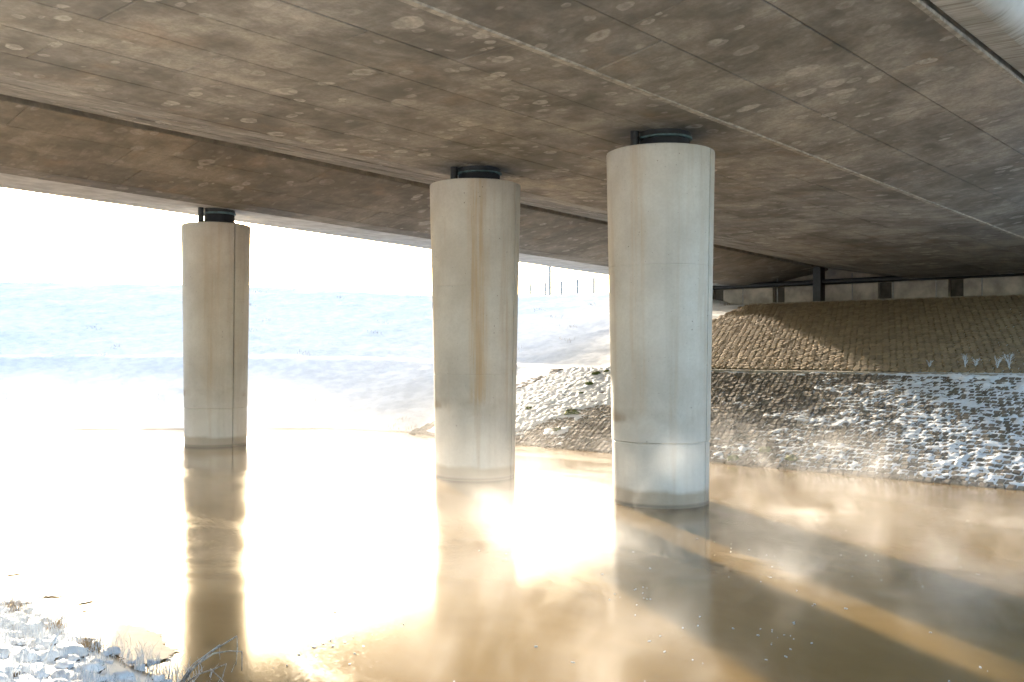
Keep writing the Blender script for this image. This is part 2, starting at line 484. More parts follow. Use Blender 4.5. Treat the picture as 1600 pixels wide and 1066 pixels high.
tag(ground, 'snowy river banks with bare earth under the bridge', kind='structure')
water = mesh_obj('water', [W(-400, -300), W(60, -300), W(60, 300), W(-400, 300)], [(0, 1, 2, 3)], M_WATER)
tag(water, 'brown river with skim ice reflecting the columns', kind='structure')

# ------------------------------------------------------------------ bridge decks
M_PALE = m_plain('pale_edge_concrete', (0.52, 0.52, 0.52), 0.8, 0.2, 2.0)
def deck(name, soff, top, strips, mat, label, u0=-14.0, u1=30.42, plen=2.6):
    root = empty(name, W(10.5, (soff[0][0] + soff[-1][0]) / 2, zd(10.5, soff[0][1])))
    inv = Matrix.Translation(-Vector(root.location))
    prof = [(v, z + 0.016) for v, z in soff] + top[::-1]
    body = prism('slab', prof, u0, u1, M_BODY, root, 8)
    body.matrix_parent_inverse = inv
    r = random.Random(5)
    for (v0, z0), (v1, z1), ns in strips:
        for s in range(ns):
            a, b = s / ns, (s + 1) / ns
            va, vb = v0 + (v1 - v0) * a, v0 + (v1 - v0) * b
            za, zb = z0 + (z1 - z0) * a, z0 + (z1 - z0) * b
            g = 0.006
            u = u0 - r.random() * plen * 0.9
            while u < u1 - 0.3:
                pa, pb = max(u, u0) + g, min(u + plen, u1) - g
                u += plen
                if pb - pa < 0.25: continue
                dzp = r.uniform(-0.004, 0.004)
                e0, e1 = (g, -g)
                cs = [(pa, va + e0, za), (pb, va + e0, za), (pb, vb + e1, zb), (pa, vb + e1, zb)]
                cc = Vector(W((pa + pb) / 2, (va + vb) / 2, zd((pa + pb) / 2, (za + zb) / 2)))
                bevel = 0.007
                lo = [Vector(W(uu + (bevel if uu == pa else -bevel), vv + (bevel if abs(vv - va) < abs(vv - vb) else -bevel), zd(uu, zz) + dzp)) - cc for uu, vv, zz in cs]
                mi = [Vector(W(uu, vv, zd(uu, zz) + 0.007 + dzp)) - cc for uu, vv, zz in cs]
                hi = [Vector(W(uu, vv, zd(uu, zz) + 0.030)) - cc for uu, vv, zz in cs]
                fs = [(3, 2, 1, 0)] + [(i, (i + 1) % 4, 4 + (i + 1) % 4, 4 + i) for i in range(4)] + [(4 + i, 4 + (i + 1) % 4, 8 + (i + 1) % 4, 8 + i) for i in range(4)]
                o = mesh_obj('formwork_panel', lo + mi + hi, fs, M_PALE if va > 17.25 else mat, root)
                o.location = cc - Vector(root.location)
    tag(root, label, 'bridge deck')
    return root, inv

near_s = [(3.37, 3.13), (6.14, 2.72), (11.12, 2.72), (14.02, 3.25)]
near, near_inv = deck('bridge_deck', near_s, [(3.37, 3.55), (8.8, 3.88), (14.02, 3.65)],
    [((3.37, 3.13), (4.25, 3.0), 1), ((4.25, 3.0), (5.28, 2.847), 1), ((5.28, 2.847), (6.14, 2.72), 1),
     ((6.14, 2.72), (11.12, 2.72), 6), ((11.12, 2.72), (14.02, 3.25), 3)], M_SOF,
    'near bridge deck with blotchy brown soffit carried by the two right columns')
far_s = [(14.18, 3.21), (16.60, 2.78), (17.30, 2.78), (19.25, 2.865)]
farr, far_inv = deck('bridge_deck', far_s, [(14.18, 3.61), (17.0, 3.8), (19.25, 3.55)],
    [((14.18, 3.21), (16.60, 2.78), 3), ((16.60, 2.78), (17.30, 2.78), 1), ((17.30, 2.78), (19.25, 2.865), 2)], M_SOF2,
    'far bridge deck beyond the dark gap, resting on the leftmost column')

def deck_part(name, prof, m, root, inv, u0=-14.0, u1=30.42, nseg=8):
    o = prism(name, prof, u0, u1, m, root, nseg)
    o.matrix_parent_inverse = inv
    return o
# lime crusted construction joints along the folds
deck_part('joint_strip', [(6.085, 2.735), (6.20, 2.735), (6.18, 2.711), (6.105, 2.711)], M_LIME, near, near_inv)
# drip lip and rounded edge beam on the side facing the camera
deck_part('drip_lip', [(3.345, 3.16), (3.345, 3.120), (3.39, 3.114), (3.39, 3.16)], M_LIME, near, near_inv)
eb = []
for i in range(13):
    a = R(-78 + i * 13.5)
    eb.append((3.11 - 0.42 * math.cos(a), 3.61 + 0.46 * math.sin(a)))
eb = [(3.30, 3.33), (3.30, 3.17)] + eb + [(3.30, 4.0)]
o = deck_part('edge_beam', eb, M_EDGE, near, near_inv, nseg=24)
o.data.polygons.foreach_set('use_smooth', [len(p.vertices) == 4 and 1 < (p.index % len(eb)) < 14 for p in o.data.polygons])
deck_part('parapet_rail', [(3.02, 4.75), (2.94, 4.79), (3.02, 4.83), (3.10, 4.79)], M_STEEL, near, near_inv)
deck_part('edge_beam', [(19.27, 2.88), (19.50, 2.92), (19.55, 3.75), (19.27, 3.75)], M_PALE, farr, far_inv)
deck_part('inner_kerb', [(14.04, 3.33), (14.09, 3.33), (14.09, 3.78), (14.04, 3.78)], M_BODY, near, near_inv)
for i in range(22):
    u = -13 + 2.0 * i
    bm = bmesh.new(); add_tube(bm, [W(u, 3.02, zd(u, 4.1)), W(u, 3.02, zd(u, 4.78))], 0.035)
    q = bm_obj('rail_post', bm, M_STEEL, near); q.matrix_parent_inverse = near_inv

# ------------------------------------------------------------------ columns
def column(pos, ztop, rbot, rtop, zsof, seam_ang, mat, label, ringz, lifts, big_bearing=1.0, post_h=0.3, rings=True):
    x, y = pos
    root = empty('bridge_column', (x, y, 0))
    view = math.atan2(-y, -x)                              # towards the camera
    cuts = [view + seam_ang, view + seam_ang + math.pi]
    angs = [(2 * math.pi * k / 112, 0.0) for k in range(112)]
    angs = [a for a in angs if all(abs((a[0] - c + math.pi) % (2 * math.pi) - math.pi) > 0.03 for c in cuts)]
    for c in cuts:
        for da, dp in ((-0.024, 0), (-0.015, 0.035), (0.015, 0.035), (0.024, 0)):
            angs.append(((c + da) % (2 * math.pi), dp))
    angs.sort()
    zs = [(-0.75, 0), (0.0, 0), (0.05, 0)]
    ev = [(ringz, 0.010, 0.012)] if rings else []
    ev += [(l, 0.004, 0.006) for l in lifts]
    for zc, dp, hw in ev:
        zs += [(zc - hw, 0), (zc - hw * 0.4, dp), (zc + hw * 0.4, dp), (zc + hw, 0)]
    zs += [(ztop * k / 14, 0) for k in range(1, 14) if all(abs(ztop * k / 14 - e[0]) > 0.03 for e in ev)]
    zs += [(ztop - 0.02, 0), (ztop - 0.006, 0.006), (ztop, 0.02)]
    zs.sort()
    vs, fs = [], []
    n = len(angs)
    for z, dz_ in zs:
        t = max(0, z) / ztop
        rr = rbot + (rtop - rbot) * (t ** 1.15)
        if rings and z > ringz: rr += 0.006
        for a, dp in angs:
            q = rr - max(dp if z < ztop - 0.01 else dp * 0.5, dz_)
            vs.append((q * math.cos(a), q * math.sin(a), z))
    for i in range(len(zs) - 1):
        for k in range(n):
            fs.append((i * n + k, i * n + (k + 1) % n, (i + 1) * n + (k + 1) % n, (i + 1) * n + k))
    fs.append(tuple(range((len(zs) - 1) * n, len(zs) * n))); fs.append(tuple(range(n))[::-1])
    sh = mesh_obj('shaft', vs, fs, mat, root, smooth=True)
    try:
        sh.data.set_sharp_from_angle(angle=R(32))
    except Exception:
        pass
    # pot bearing between shaft and soffit
    h = zsof - ztop
    b = big_bearing
    off = (0.06, 0.02)
    bm = bmesh.new(); add_lathe(bm, [(0.40 * b, ztop), (0.40 * b, ztop + 0.22 * h), (0.39 * b, ztop + 0.25 * h)], 56, cen=off)
    bear = bm_obj('bearing', bm, M_STEEL if False else M_DARK, root)
    bm = bmesh.new(); add_lathe(bm, [(0.35 * b, ztop + 0.20 * h), (0.365 * b, ztop + 0.3 * h), (0.365 * b, ztop + 0.62 * h), (0.35 * b, ztop + 0.70 * h)], 56, cen=off)
    bm_obj('rubber_pad', bm, M_RUB, bear)
    bm = bmesh.new(); add_lathe(bm, [(0.37 * b, ztop + 0.66 * h), (0.40 * b, ztop + 0.68 * h), (0.40 * b, ztop + 0.76 * h), (0.38 * b, ztop + 0.78 * h)], 56, cen=off)
    bm_obj('steel_plate', bm, M_TEAL, bear)
    bm = bmesh.new(); add_lathe(bm, [(0.37 * b, ztop + 0.78 * h), (0.38 * b, ztop + 0.80 * h), (0.38 * b, zsof + 0.012)], 56, cen=off)
    bm_obj('sole_plate', bm, M_DARK, bear)
    rt = Vector((math.cos(view + math.pi / 2), math.sin(view + math.pi / 2), 0))
    tv = Vector((math.cos(view), math.sin(view), 0))
    pc = -rt * (0.37 * b) + tv * (0.16 * b)
    bm = bmesh.new(); add_tube(bm, [pc + Vector((0, 0, ztop - 0.002)), pc + Vector((0, 0, zsof + 0.01))], 0.055, 20)
    bm_obj('restraint_post', bm, M_DARK, root)
    tag(root, label, 'column', 'round concrete bridge columns standing in the river', 'thing')
    return root

M_C1 = m_column('far_column_concrete', 0.25, 0.75, (0.1, 0.3, 0.15))
M_C2 = m_column('middle_column_concrete', 0.35, 0.80, (0.06, 0.20, 0.55))
M_C3 = m_column('near_column_concrete', 0.25, 0.78, (-0.36, 0.12, 0.3))
column((-5.968, 19.677), 2.48 + CAMH, 0.60, 0.665, zd(10.33, 2.80), R(32), M_C1,
       'leftmost and smallest looking round concrete column, under the far deck', 0.75, (1.62, 2.9), 0.8)
column((-0.558, 14.80), 2.475 + CAMH, 0.60, 0.690, zd(10.68, 2.72), R(62.5), M_C2,
       'middle round concrete column with an orange rust streak down its front', 0.80, (1.55, 2.85), 0.86, rings=False)
column((1.881, 12.365), 2.475 + CAMH, 0.60, 0.675, zd(10.33, 2.72), R(64), M_C3,
       'rightmost and nearest round concrete column, casting the broad shadow on the water', 0.78, (2.95,), 0.86)

# ------------------------------------------------------------------ abutment behind the crest of the far bank
ab = empty('abutment', W(29.6, 10.5, 2.6))
ab_inv = Matrix.Translation(-Vector(ab.location))
def uvbox(name, u0, u1, v0, v1, z0, z1, m, parent, inv, bev=0.012):
    bm = bmesh.new()
    c = W((u0 + u1) / 2, (v0 + v1) / 2, (z0 + z1) / 2)
    add_box(bm, c, (u1 - u0, v1 - v0, z1 - z0), ANG, bev)
    o = bm_obj(name, bm, m, parent)
    o.matrix_parent_inverse = inv
    return o
uvbox('back_wall', 30.45, 31.0, 1.5, 20.2, 2.2, 5.6, M_ABUT, ab, ab_inv)
uvbox('bearing_shelf', 29.6, 30.445, 1.5, 20.2, 2.2, 2.55, M_ABUT, ab, ab_inv)
vs_ = [1.6]
niches = [3.2, 5.55, 7.9, 9.95, 12.05, 15.6, 17.9]
for nv_ in niches: vs_ += [nv_ - 0.2, nv_ + 0.2]
vs_ += [20.1]
for i in range(0, len(vs_) - 1):
    in_niche = (i % 2 == 1)
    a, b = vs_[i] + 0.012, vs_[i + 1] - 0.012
    if in_niche:
        uvbox('dark_niche', 29.85, 30.35, a, b, 2.551, 3.97, M_NICHE, ab, ab_inv)  # back of a shallow niche, its shade put into the colour
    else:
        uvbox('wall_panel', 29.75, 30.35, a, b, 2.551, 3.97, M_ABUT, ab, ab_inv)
bm = bmesh.new(); add_tube(bm, [W(29.6, 2.2, 4.06), W(29.6, 10, 4.06), W(29.6, 19.8, 4.06)], 0.085, 16)
q = bm_obj('pipe', bm, M_DARK, ab); q.matrix_parent_inverse = ab_inv
for k in range(14):
    v = 2.8 + k * 1.28
    bm = bmesh.new(); add_tube(bm, [W(29.66, v, 2.9), W(29.66, v, 4.3)], 0.018, 8)
    q = bm_obj('pipe_bracket', bm, M_STEEL, ab); q.matrix_parent_inverse = ab_inv
uvbox('downpipe_box', 29.40, 29.73, 13.97, 14.23, 2.9, zd(29.5, 3.22), M_DARK, ab, ab_inv)
uvbox('base_kerb', 29.35, 29.58, 1.5, 20.2, 2.5, 3.3, M_LIME, ab, ab_inv)
tag(ab, 'dim concrete abutment wall with dark niches under the bridge ends', 'abutment')

# ------------------------------------------------------------------ paved slopes of the far bank
def frame_mat(o, e1, e2, e3):
    return Matrix(((e1[0], e2[0], e3[0], o[0]), (e1[1], e2[1], e3[1], o[1]), (e1[2], e2[2], e3[2], o[2]), (0, 0, 0, 1)))
def slope_frame(rise, run):
    L = math.hypot(rise, run); c, s = run / L, rise / L
    e1 = np.array([DV[0], DV[1], 0]); e2 = np.array([DU[0] * c, DU[1] * c, s]); e3 = np.array([-DU[0] * s, -DU[1] * s, c])
    return e1, e2, e3, L
def block_variant(r, hx, hy, top, hexa=False, ins=0.80):
    j = lambda s: r.uniform(-s, s)
    if hexa:
        base = [(-hx, -hy * 0.55), (0, -hy), (hx, -hy * 0.55), (hx, hy * 0.55), (0, hy), (-hx, hy * 0.55)]
    else:
        base = [(-hx, -hy), (hx, -hy), (hx, hy), (-hx, hy)]
    base = [(a + j(hx * 0.09), b + j(hy * 0.10)) for a, b in base]
    n = len(base)
    tz = [top + j(0.006) for _ in range(n)]
    V = [(a, b, -0.06) for a, b in base] + [(a, b, t - 0.014) for (a, b), t in zip(base, tz)] + [(a * ins, b * ins, t) for (a, b), t in zip(base, tz)]
    F = []
    for k in range(2):
        for i in range(n):
            F.append((k * n + i, k * n + (i + 1) % n, (k + 1) * n + (i + 1) % n, (k + 1) * n + i))
    F.append(tuple(range(2 * n, 3 * n)))
    return np.array(V), F
def project(p):
    d = np.asarray(p) - np.array([0, 0, CAMH])
    return 800 + 1525 * d[0] / d[1], 545 - 1525 * d[2] / d[1], d[1]

def paving(name, label, origin_u, z0, rise, run, vr, br, px, py, mat, hexa, seed, gapx, gapy, wav, part):
    r = random.Random(seed)
    e1, e2, e3, L = slope_frame(rise, run)
    root = empty(name, W(origin_u, 9, z0)); base = Vector(root.location)
    var = [block_variant(r, (px - gapx) / 2, (py - gapy) / 2, 0.036, hexa, 0.87 if hexa else 0.80) for _ in range(7)]; jt = 0.4 if hexa else 1.0
    meshes = []
    for V, F in var:
        me = bpy.data.meshes.new(part); me.from_pydata([tuple(p) for p in V], [], F); me.materials.append(mat); meshes.append(me)
    items = []
    nb = int((br[1] - br[0]) / py); na = int((vr[1] - vr[0]) / px)
    for i in range(nb):
        for k in range(na):
            b = br[0] + (i + 0.5) * py; v = vr[0] + (k + 0.5 + 0.5 * (i % 2)) * px
            b += wav * (float(vnoise(v * 1.1, b * 0.6)) - 0.5) + r.uniform(-0.006, 0.006)
            v += r.uniform(-0.010, 0.010)
            us = origin_u + np.interp(v, [15, 17.3], [0, 0.25])
            o = np.array(W(us, v, z0)) + e2 * b + e3 * jt * (r.uniform(-0.006, 0.005) + 0.014 * (float(vnoise(v * 2.1, b * 2.3 + 40)) - 0.5))
            t = r.uniform(-0.05, 0.05); ti = jt * (r.uniform(-0.035, 0.035) + 0.06); tj = jt * r.uniform(-0.04, 0.04)
            M = frame_mat(o, e1, e2, e3) @ Euler((ti, tj, t)).to_matrix().to_4x4()
            sx = r.uniform(0.86, 1.06); sy = r.uniform(0.86, 1.08)
            M = M @ Matrix.Diagonal((sx, sy, 1, 1))
            X, Y, D = project(o)
            vis = 1 if (1110 < X < 1605 and Y < 1066) or (805 < X < 950) else 0
            items.append((-vis, D, r.randrange(7), M))
    items.sort(key=lambda q: (q[0], q[1]))
    for _, _, k, M in items[:300]:
        o = bpy.data.objects.new(part, meshes[k]); COL.objects.link(o); o.parent = root
        o.matrix_world = Matrix.Translation(-base) @ M if False else M
        o.matrix_parent_inverse = Matrix.Translation(-base)
    av, af, off = [], [], 0
    for _, _, k, M in items[300:]:
        V, F = var[k]; A = np.array(M)
        P = V @ A[:3, :3].T + A[:3, 3] - np.array(base)
        av.append(P); af += [tuple(i + off for i in f) for f in F]; off += len(V)
    o = mesh_obj('remaining_' + part + 's', np.concatenate(av), af, mat, root)
    tag(o, kind='stuff')
    tag(root, label, kind='structure')
    return root
paving('lower_slope_paving', 'rough setts paving the lower bank down to the water, snow in the joints', 14.5, 0.0, 1.41, 5.2, (-3, 17), (-0.05, 5.36), 0.122, 0.176, M_BLK, False, 3, 0.016, 0.036, 0.10, 'sett')
paving('upper_slope_paving', 'brown cobbles paving the upper bank in the shade of the bridge', 21.3, 1.41, 0.27, 1.0, (-1, 16.2), (0.05, 7.45), 0.165, 0.21, M_BLK2, True, 4, 0.012, -0.028, 0.03, 'cobble')
# pale concrete kerbs along the path and the crest
def kerb_run(u0, z, m, h, wd, v0, v1, name):
    root = empty(name, W(u0, (v0 + v1) / 2, z))
    bmK = bmesh.new(); add_box(bmK, (0, 0, 0), (wd, 0.985, h), ANG, 0.012)
    me = bpy.data.meshes.new('kerb_stone'); bmK.to_mesh(me); bmK.free(); me.materials.append(m)
    v = v0
    while v < v1:
        o = bpy.data.objects.new('kerb_stone', me); COL.objects.link(o); o.parent = root
        o.location = Vector(W(u0, v + 0.5, z + random.uniform(-0.006, 0.006))) - Vector(root.location)
        v += 1.0
    return root
M_KERB = m_plain('kerb_concrete', (0.30, 0.26, 0.20), 0.85, 0.3, 5)
tag(kerb_run(28.55, 3.35, M_KERB, 0.10, 0.14, -2, 16, 'crest_kerb'), 'thin concrete kerb along the crest below the abutment', kind='structure')
tag(kerb_run(19.74, 1.40, M_KERB, 0.10, 0.12, -3, 15, 'path_kerb'), 'low kerb between the path and the lower setts', kind='structure')

# ------------------------------------------------------------------ snow lying on the lower setts
e1, e2, e3, L = slope_frame(1.41, 5.2)
va = np.arange(-3, 16.4, 0.028); ba = np.arange(0.04, 5.36, 0.03)
VA, BA = np.meshgrid(va, ba, indexing='ij')
n1 = fbm(VA * 6.5, BA * 6.0, 4); lf = sstep(11.0, 12.5, VA); n1 = n1 * (1 - lf) + lf * fbm(VA * 15, BA * 11, 3); n2 = fbm(VA * 1.1 + 30, BA * 1.4 + 7, 3); n3 = fbm(VA * 14 + 3, BA * 18 + 11, 3)
jw = VA + (n2 - 0.5) * 5.0
fill = np.clip(sstep(11.2, 7.6, jw) + sstep(12.2, 14.2, jw) + 0.55 * sstep(0.55, 0.75, fbm(VA * 0.9 + 9, BA * 3.2, 3)), 0, 1)
cov = sstep(6.3, 3.0, jw)
cov = np.maximum(cov, 0.62 * sstep(1.8, 0.4, BA) * sstep(11.0, 8.0, jw))
cov = np.maximum(cov, sstep(3.9, 4.9, BA + (n1 - .5) * .6) * sstep(8.2, 5.8, jw))
cov = np.maximum(cov, 1.3 * sstep(12.4, 14.0, jw))
hj = -0.05 + fill * (0.080 + 0.03 * (n3 - 0.5)) + (n1 - 0.5) * 0.04
hl = 0.026 + (n1 - (0.78 - 0.34 * cov)) * 0.13 * (1 - 0.55 * lf) + lf * 0.02 * (cov > 0.6) + (n3 - 0.5) * 0.035 * (1 - 0.4 * lf)
HS = np.maximum(hj, np.minimum(hl, 0.085)) + (n3 - 0.5) * 0.008
HS = np.where(BA < 0.12, HS - 0.03, HS)
US = 14.5 + np.interp(VA, [15, 17.3], [0, 0.25])
P = np.stack([US * DU[0] + VA * DV[0], US * DU[1] + VA * DV[1], np.zeros_like(VA)], -1) + BA[..., None] * e2 + HS[..., None] * e3
na_, nb_ = VA.shape
fs = []
keep = HS > -0.045
for i in range(na_ - 1):
    for j in range(nb_ - 1):
        if keep[i, j] or keep[i + 1, j] or keep[i, j + 1] or keep[i + 1, j + 1]:
            fs.append((i * nb_ + j, (i + 1) * nb_ + j, (i + 1) * nb_ + j + 1, i * nb_ + j + 1))
so = mesh_obj('snow', P.reshape(-1, 3), fs, M_SNOW, smooth=True)
tag(so, 'patchy snow lying in the joints of the lower setts', 'snow', kind='stuff')

# ------------------------------------------------------------------ moss clumps on the lit part of the slope
def blob_mesh(name, seed, r, sz, m, sub=3, amp=0.35):
    bm = bmesh.new(); bmesh.ops.create_icosphere(bm, subdivisions=sub, radius=1.0)
    from mathutils import noise as mn
    off = Vector((seed * 3.7, seed * 1.9, seed * 5.1))
    for vtx in bm.verts:
        d = vtx.co.normalized()
        k = 1 + amp * mn.noise(d * 1.6 + off) + amp * 0.5 * mn.noise(d * 4.2 + off)
        vtx.co = Vector((d.x * k * r, d.y * k * r, d.z * k * r * sz))
    me = bpy.data.meshes.new(name); bm.to_mesh(me); bm.free(); me.materials.append(m)
    me.polygons.foreach_set('use_smooth', [True] * len(me.polygons))
    return me
def on_slope(px_, py_):
    """point of the far bank seen at a photograph pixel (used once, to read positions off the photo)"""
    d = np.array([(px_ - 800) / 1525, 1.0, (545 - py_) / 1525])
    t = np.arange(8, 60, 0.05)
    q = np.array([0, 0, CAMH])[None] + d[None] * t[:, None]
    u = q[:, 0] * DU[0] + q[:, 1] * DU[1]; v = q[:, 0] * DV[0] + q[:, 1] * DV[1]
    return q[np.argmax(q[:, 2] <= terrain(u, v))]
moss_px = [(948, 584, .06), (932, 588, .09), (921, 604, .08), (908, 619, .06), (893, 650, .13), (826, 642, .06), (870, 676, .07), (1195, 708, .07), (1236, 722, .08), (1145, 722, .08)]
moss_lab = ['moss cushion highest on the sunlit slope beside the right column', 'second moss cushion from the top of the slope, left of the right column',
            'moss cushion midway down the sunlit slope between the columns', 'small moss cushion below the midway one on the slope between the columns',
            'largest moss cushion on the slope between the two right columns', 'small moss cushion close to the right edge of the middle column',
            'lowest moss cushion between the two right columns, just above the water', 'green moss tuft at the water edge right of the nearest column, middle of three',
            'green moss tuft at the water edge, rightmost of three', 'green moss tuft at the water edge closest to the nearest column']
for i, (a, b, r_) in enumerate(moss_px):
    q = on_slope(a, b)
    o = link(bpy.data.objects.new('moss_clump', blob_mesh('moss_clump', i + 1, r_, 0.7, M_MOSS)))
    o.location = (q[0], q[1], q[2] + 0.05); o.scale = (1.3, 1.3, 1.2); o.rotation_euler = (0, 0, i)
    tag(o, moss_lab[i], 'moss', 'moss cushions on the paved bank')

# ------------------------------------------------------------------ fence posts and lamp pole on the far embankment
M_POST = m_plain('grey_post', (0.26, 0.27, 0.28), 0.7, 0.2, 9)
M_CAP = m_plain('snow_cap', (0.85, 0.87, 0.9), 0.7, 0.05, 9)
names_ = ['leftmost of the five short posts on the snowy embankment', 'second from left of the five short posts on the embankment, left of the lamp pole',
          'middle one of the five short posts on the embankment, right of the lamp pole', 'fourth from left of the five short posts on the embankment', 'rightmost of the five short posts, nearest the right column']
for i, (a, t) in enumerate([(829, 444), (852, 442), (877, 440), (902, 437), (928, 435)]):
    Y = 62.0 - 2.2 * i
    x = (a - 800) / 1525 * Y; zt = CAMH + (545 - t) / 1525 * Y
    u = x * DU[0] + Y * DU[1]; v = x * DV[0] + Y * DV[1]
    zg = float(terrain(np.array([u]), np.array([v]))[0])
    root = empty('marker_post', (x, Y, zg))
    bm = bmesh.new(); add_box(bm, (0, 0, (zt - zg) / 2 - 0.1), (0.12, 0.12, zt - zg + 0.2), 0.3 * i, 0.02)
    bm_obj('post', bm, M_POST, root)
    bm = bmesh.new(); add_box(bm, (0, 0, zt - zg + 0.02), (0.18, 0.18, 0.05), 0.3 * i, 0.02)
    bm_obj('snow_cap', bm, M_CAP, root)
    tag(root, names_[i], 'post', 'marker posts along the embankment')
Y = 66.0; x = (859 - 800) / 1525 * Y
zg = float(terrain(np.array([x * DU[0] + Y * DU[1]]), np.array([x * DV[0] + Y * DV[1]]))[0])
lp = empty('lamp_pole', (x, Y, zg))
bm = bmesh.new(); add_tube(bm, [(0, 0, -0.2), (0, 0, 4), (0, 0, 8.6)], [0.11, 0.095, 0.075], 12); bm_obj('pole', bm, M_STEEL, lp)
bm = bmesh.new(); add_tube(bm, [(0, 0, 8.55), (0.3, 0, 8.75), (1.1, 0, 8.85)], [0.04, 0.04, 0.035], 10); bm_obj('arm', bm, M_STEEL, lp)
bm = bmesh.new(); add_box(bm, (1.35, 0, 8.84), (0.6, 0.2, 0.1), 0, 0.03); bm_obj('lamp_head', bm, M_STEEL, lp)
tag(lp, 'thin tall lamp pole rising behind the embankment posts', 'lamp pole')

# ------------------------------------------------------------------ frosted weeds on the path to the right
M_FROST = m_plain('hoar_frost', (0.52, 0.55, 0.58), 0.6, 0.15, 30)
M_STRAW = m_plain('dry_straw', (0.30, 0.22, 0.12), 0.8, 0.4, 30)
def weed(pos, h, seed, label):
    r = random.Random(seed); root = empty('frosted_weed', pos)
    for s in range(4):
        a = r.uniform(0, 6.28); lean = r.uniform(0.1, 0.4) * h
        pts = [Vector((math.cos(a) * lean * t * t, math.sin(a) * lean * t * t, h * t * r.uniform(0.85, 1.0))) for t in (0, 0.35, 0.7, 1.0)]
        bm = bmesh.new(); add_tube(bm, pts, [0.007, 0.007, 0.006, 0.004], 6)
        for k in range(6):
            t = r.uniform(0.35, 1.0); b0 = Vector((math.cos(a) * lean * t * t, math.sin(a) * lean * t * t, h * t * 0.92))
            c = r.uniform(0, 6.28); ln = r.uniform(0.04, 0.10) * (h / 0.35)
            add_tube(bm, [b0, b0 + Vector((math.cos(c) * ln, math.sin(c) * ln, ln * 0.8))], [0.005, 0.003], 5)
        bm_obj('stem', bm, M_FROST, root)
    tag(root, label, 'weed', 'frosted weeds on the path edge')
weeds = [(1452, 573, .20, 'low frosted weed, leftmost on the path edge at the shadow tip'), (1508, 573, .30, 'tall frosted weed, second from left on the path edge'),
         (1524, 572, .22, 'short frosted weed standing third from left on the path edge'), (1558, 574, .28, 'frosted weed second from the right end of the path edge'),
         (1577, 574, .34, 'tallest frosted weed, rightmost on the path edge')]
for i, (a, b, h, lab) in enumerate(weeds):
    q = on_slope(a, b + 4)
    weed((q[0], q[1], q[2] - 0.01), h, 20 + i, lab)

# ------------------------------------------------------------------ near bank: snow covered rubble, frosted grass, bent reeds
def m_stone():
    k = NT('snow_capped_stone'); p = k.pos()
    nz = k.sep(k.n('ShaderNodeNewGeometry').outputs['Normal'])[2]
    msk = k.map(k.math('ADD', nz, k.math('MULTIPLY', k.math('SUBTRACT', k.noise(p, 14, 5, 0.7), 0.5), 0.9)), -0.18, 0.02)
    st = k.mix(k.noise(p, 25, 5), (0.05, 0.04, 0.03), (0.16, 0.11, 0.06))
    col = k.mix(msk, st, snow_color(k, p))
    h = k.math('ADD', k.noise(p, 30, 5, 0.65), k.math('MULTIPLY', k.noise(p, 110, 2), 0.3))
    return k.surf(col, 0.65, k.bump(h, 0.5, 0.015), **{'Specular IOR Level': 0.25})
M_STONE = m_stone()
nb_root = empty('near_bank_rubble', W(2.2, 6, 0.2))
tag(nb_root, 'rubble stones of the near bank under fresh snow, bottom left', kind='structure')
smesh = [blob_mesh('stone', 40 + i, 1.0, 0.7, M_STONE, 3, 0.6) for i in range(8)]
rs = random.Random(9)
placed = []
tries = 0
while len(placed) < 290 and tries < 9000:
    tries += 1
    v = rs.uniform(3.4, 9.4); u = rs.uniform(1.5, 2.98)
    r_ = rs.uniform(0.03, 0.085) * (1.1 if u < 2.5 else 0.75)
    if any((u - a) ** 2 + (v - b) ** 2 < (0.78 * (r_ + c)) ** 2 for a, b, c in placed): continue
    if v > 8.2 and u > 2.6: continue
    placed.append((u, v, r_))
for u, v, r_ in placed:
    z = float(terrain(np.array([u]), np.array([v]))[0])
    o = bpy.data.objects.new('stone', smesh[rs.randrange(8)]); COL.objects.link(o); o.parent = nb_root
    o.location = Vector(W(u, v, z - r_ * 0.08)) - Vector(nb_root.location)
    o.scale = (r_ * rs.uniform(0.9, 1.35), r_ * rs.uniform(0.85, 1.1), r_ * rs.uniform(0.85, 1.15))
    o.rotation_euler = (rs.uniform(-0.25, 0.25), rs.uniform(-0.25, 0.25), rs.uniform(0, 6.28))
def on_ground(uv, dz):
    A = np.array(uv); Z = terrain(A[:, 0], A[:, 1]) + dz
    return [W(a[0], a[1], z) for a, z in zip(A, Z)]
def blades(name, spots, m, seed, lmin, lmax, rad=0.0016, lean=0.6):
    r = random.Random(seed); V, F = [], []
    for (x, y, z) in spots:
        a = r.uniform(0, 6.28); ln = r.uniform(lmin, lmax); le = r.uniform(0.1, lean) * ln
        d = Vector((math.cos(a), math.sin(a), 0)); sd = Vector((-d.y, d.x, 0))
        p0 = Vector((x, y, z - 0.01)); p1 = p0 + d * le * 0.3 + Vector((0, 0, ln * 0.6)); p2 = p0 + d * le + Vector((0, 0, ln * 0.95))
        n = len(V)
        for p, q in ((p0, rad), (p1, rad)):
            V += [p + sd * q, p - sd * q * 0.5 + d * q, p - sd * q * 0.5 - d * q]
        V.append(p2)
        for k in range(3):
            F.append((n + k, n + (k + 1) % 3, n + 3 + (k + 1) % 3, n + 3 + k)); F.append((n + 3 + k, n + 3 + (k + 1) % 3, n + 6))
    return mesh_obj(name, V, F, m)
sp = []
r = random.Random(31)
for c in range(260):
    u0 = r.uniform(1.5, 3.0); v0 = r.uniform(3.4, 9.5)
    for k in range(14):
        u, v = u0 + r.gauss(0, 0.06), v0 + r.gauss(0, 0.06)
        sp.append((u, v))
sp = on_ground(sp, 0.02)
g = blades('frosted_grass', sp, M_FROST, 5, 0.05, 0.16)
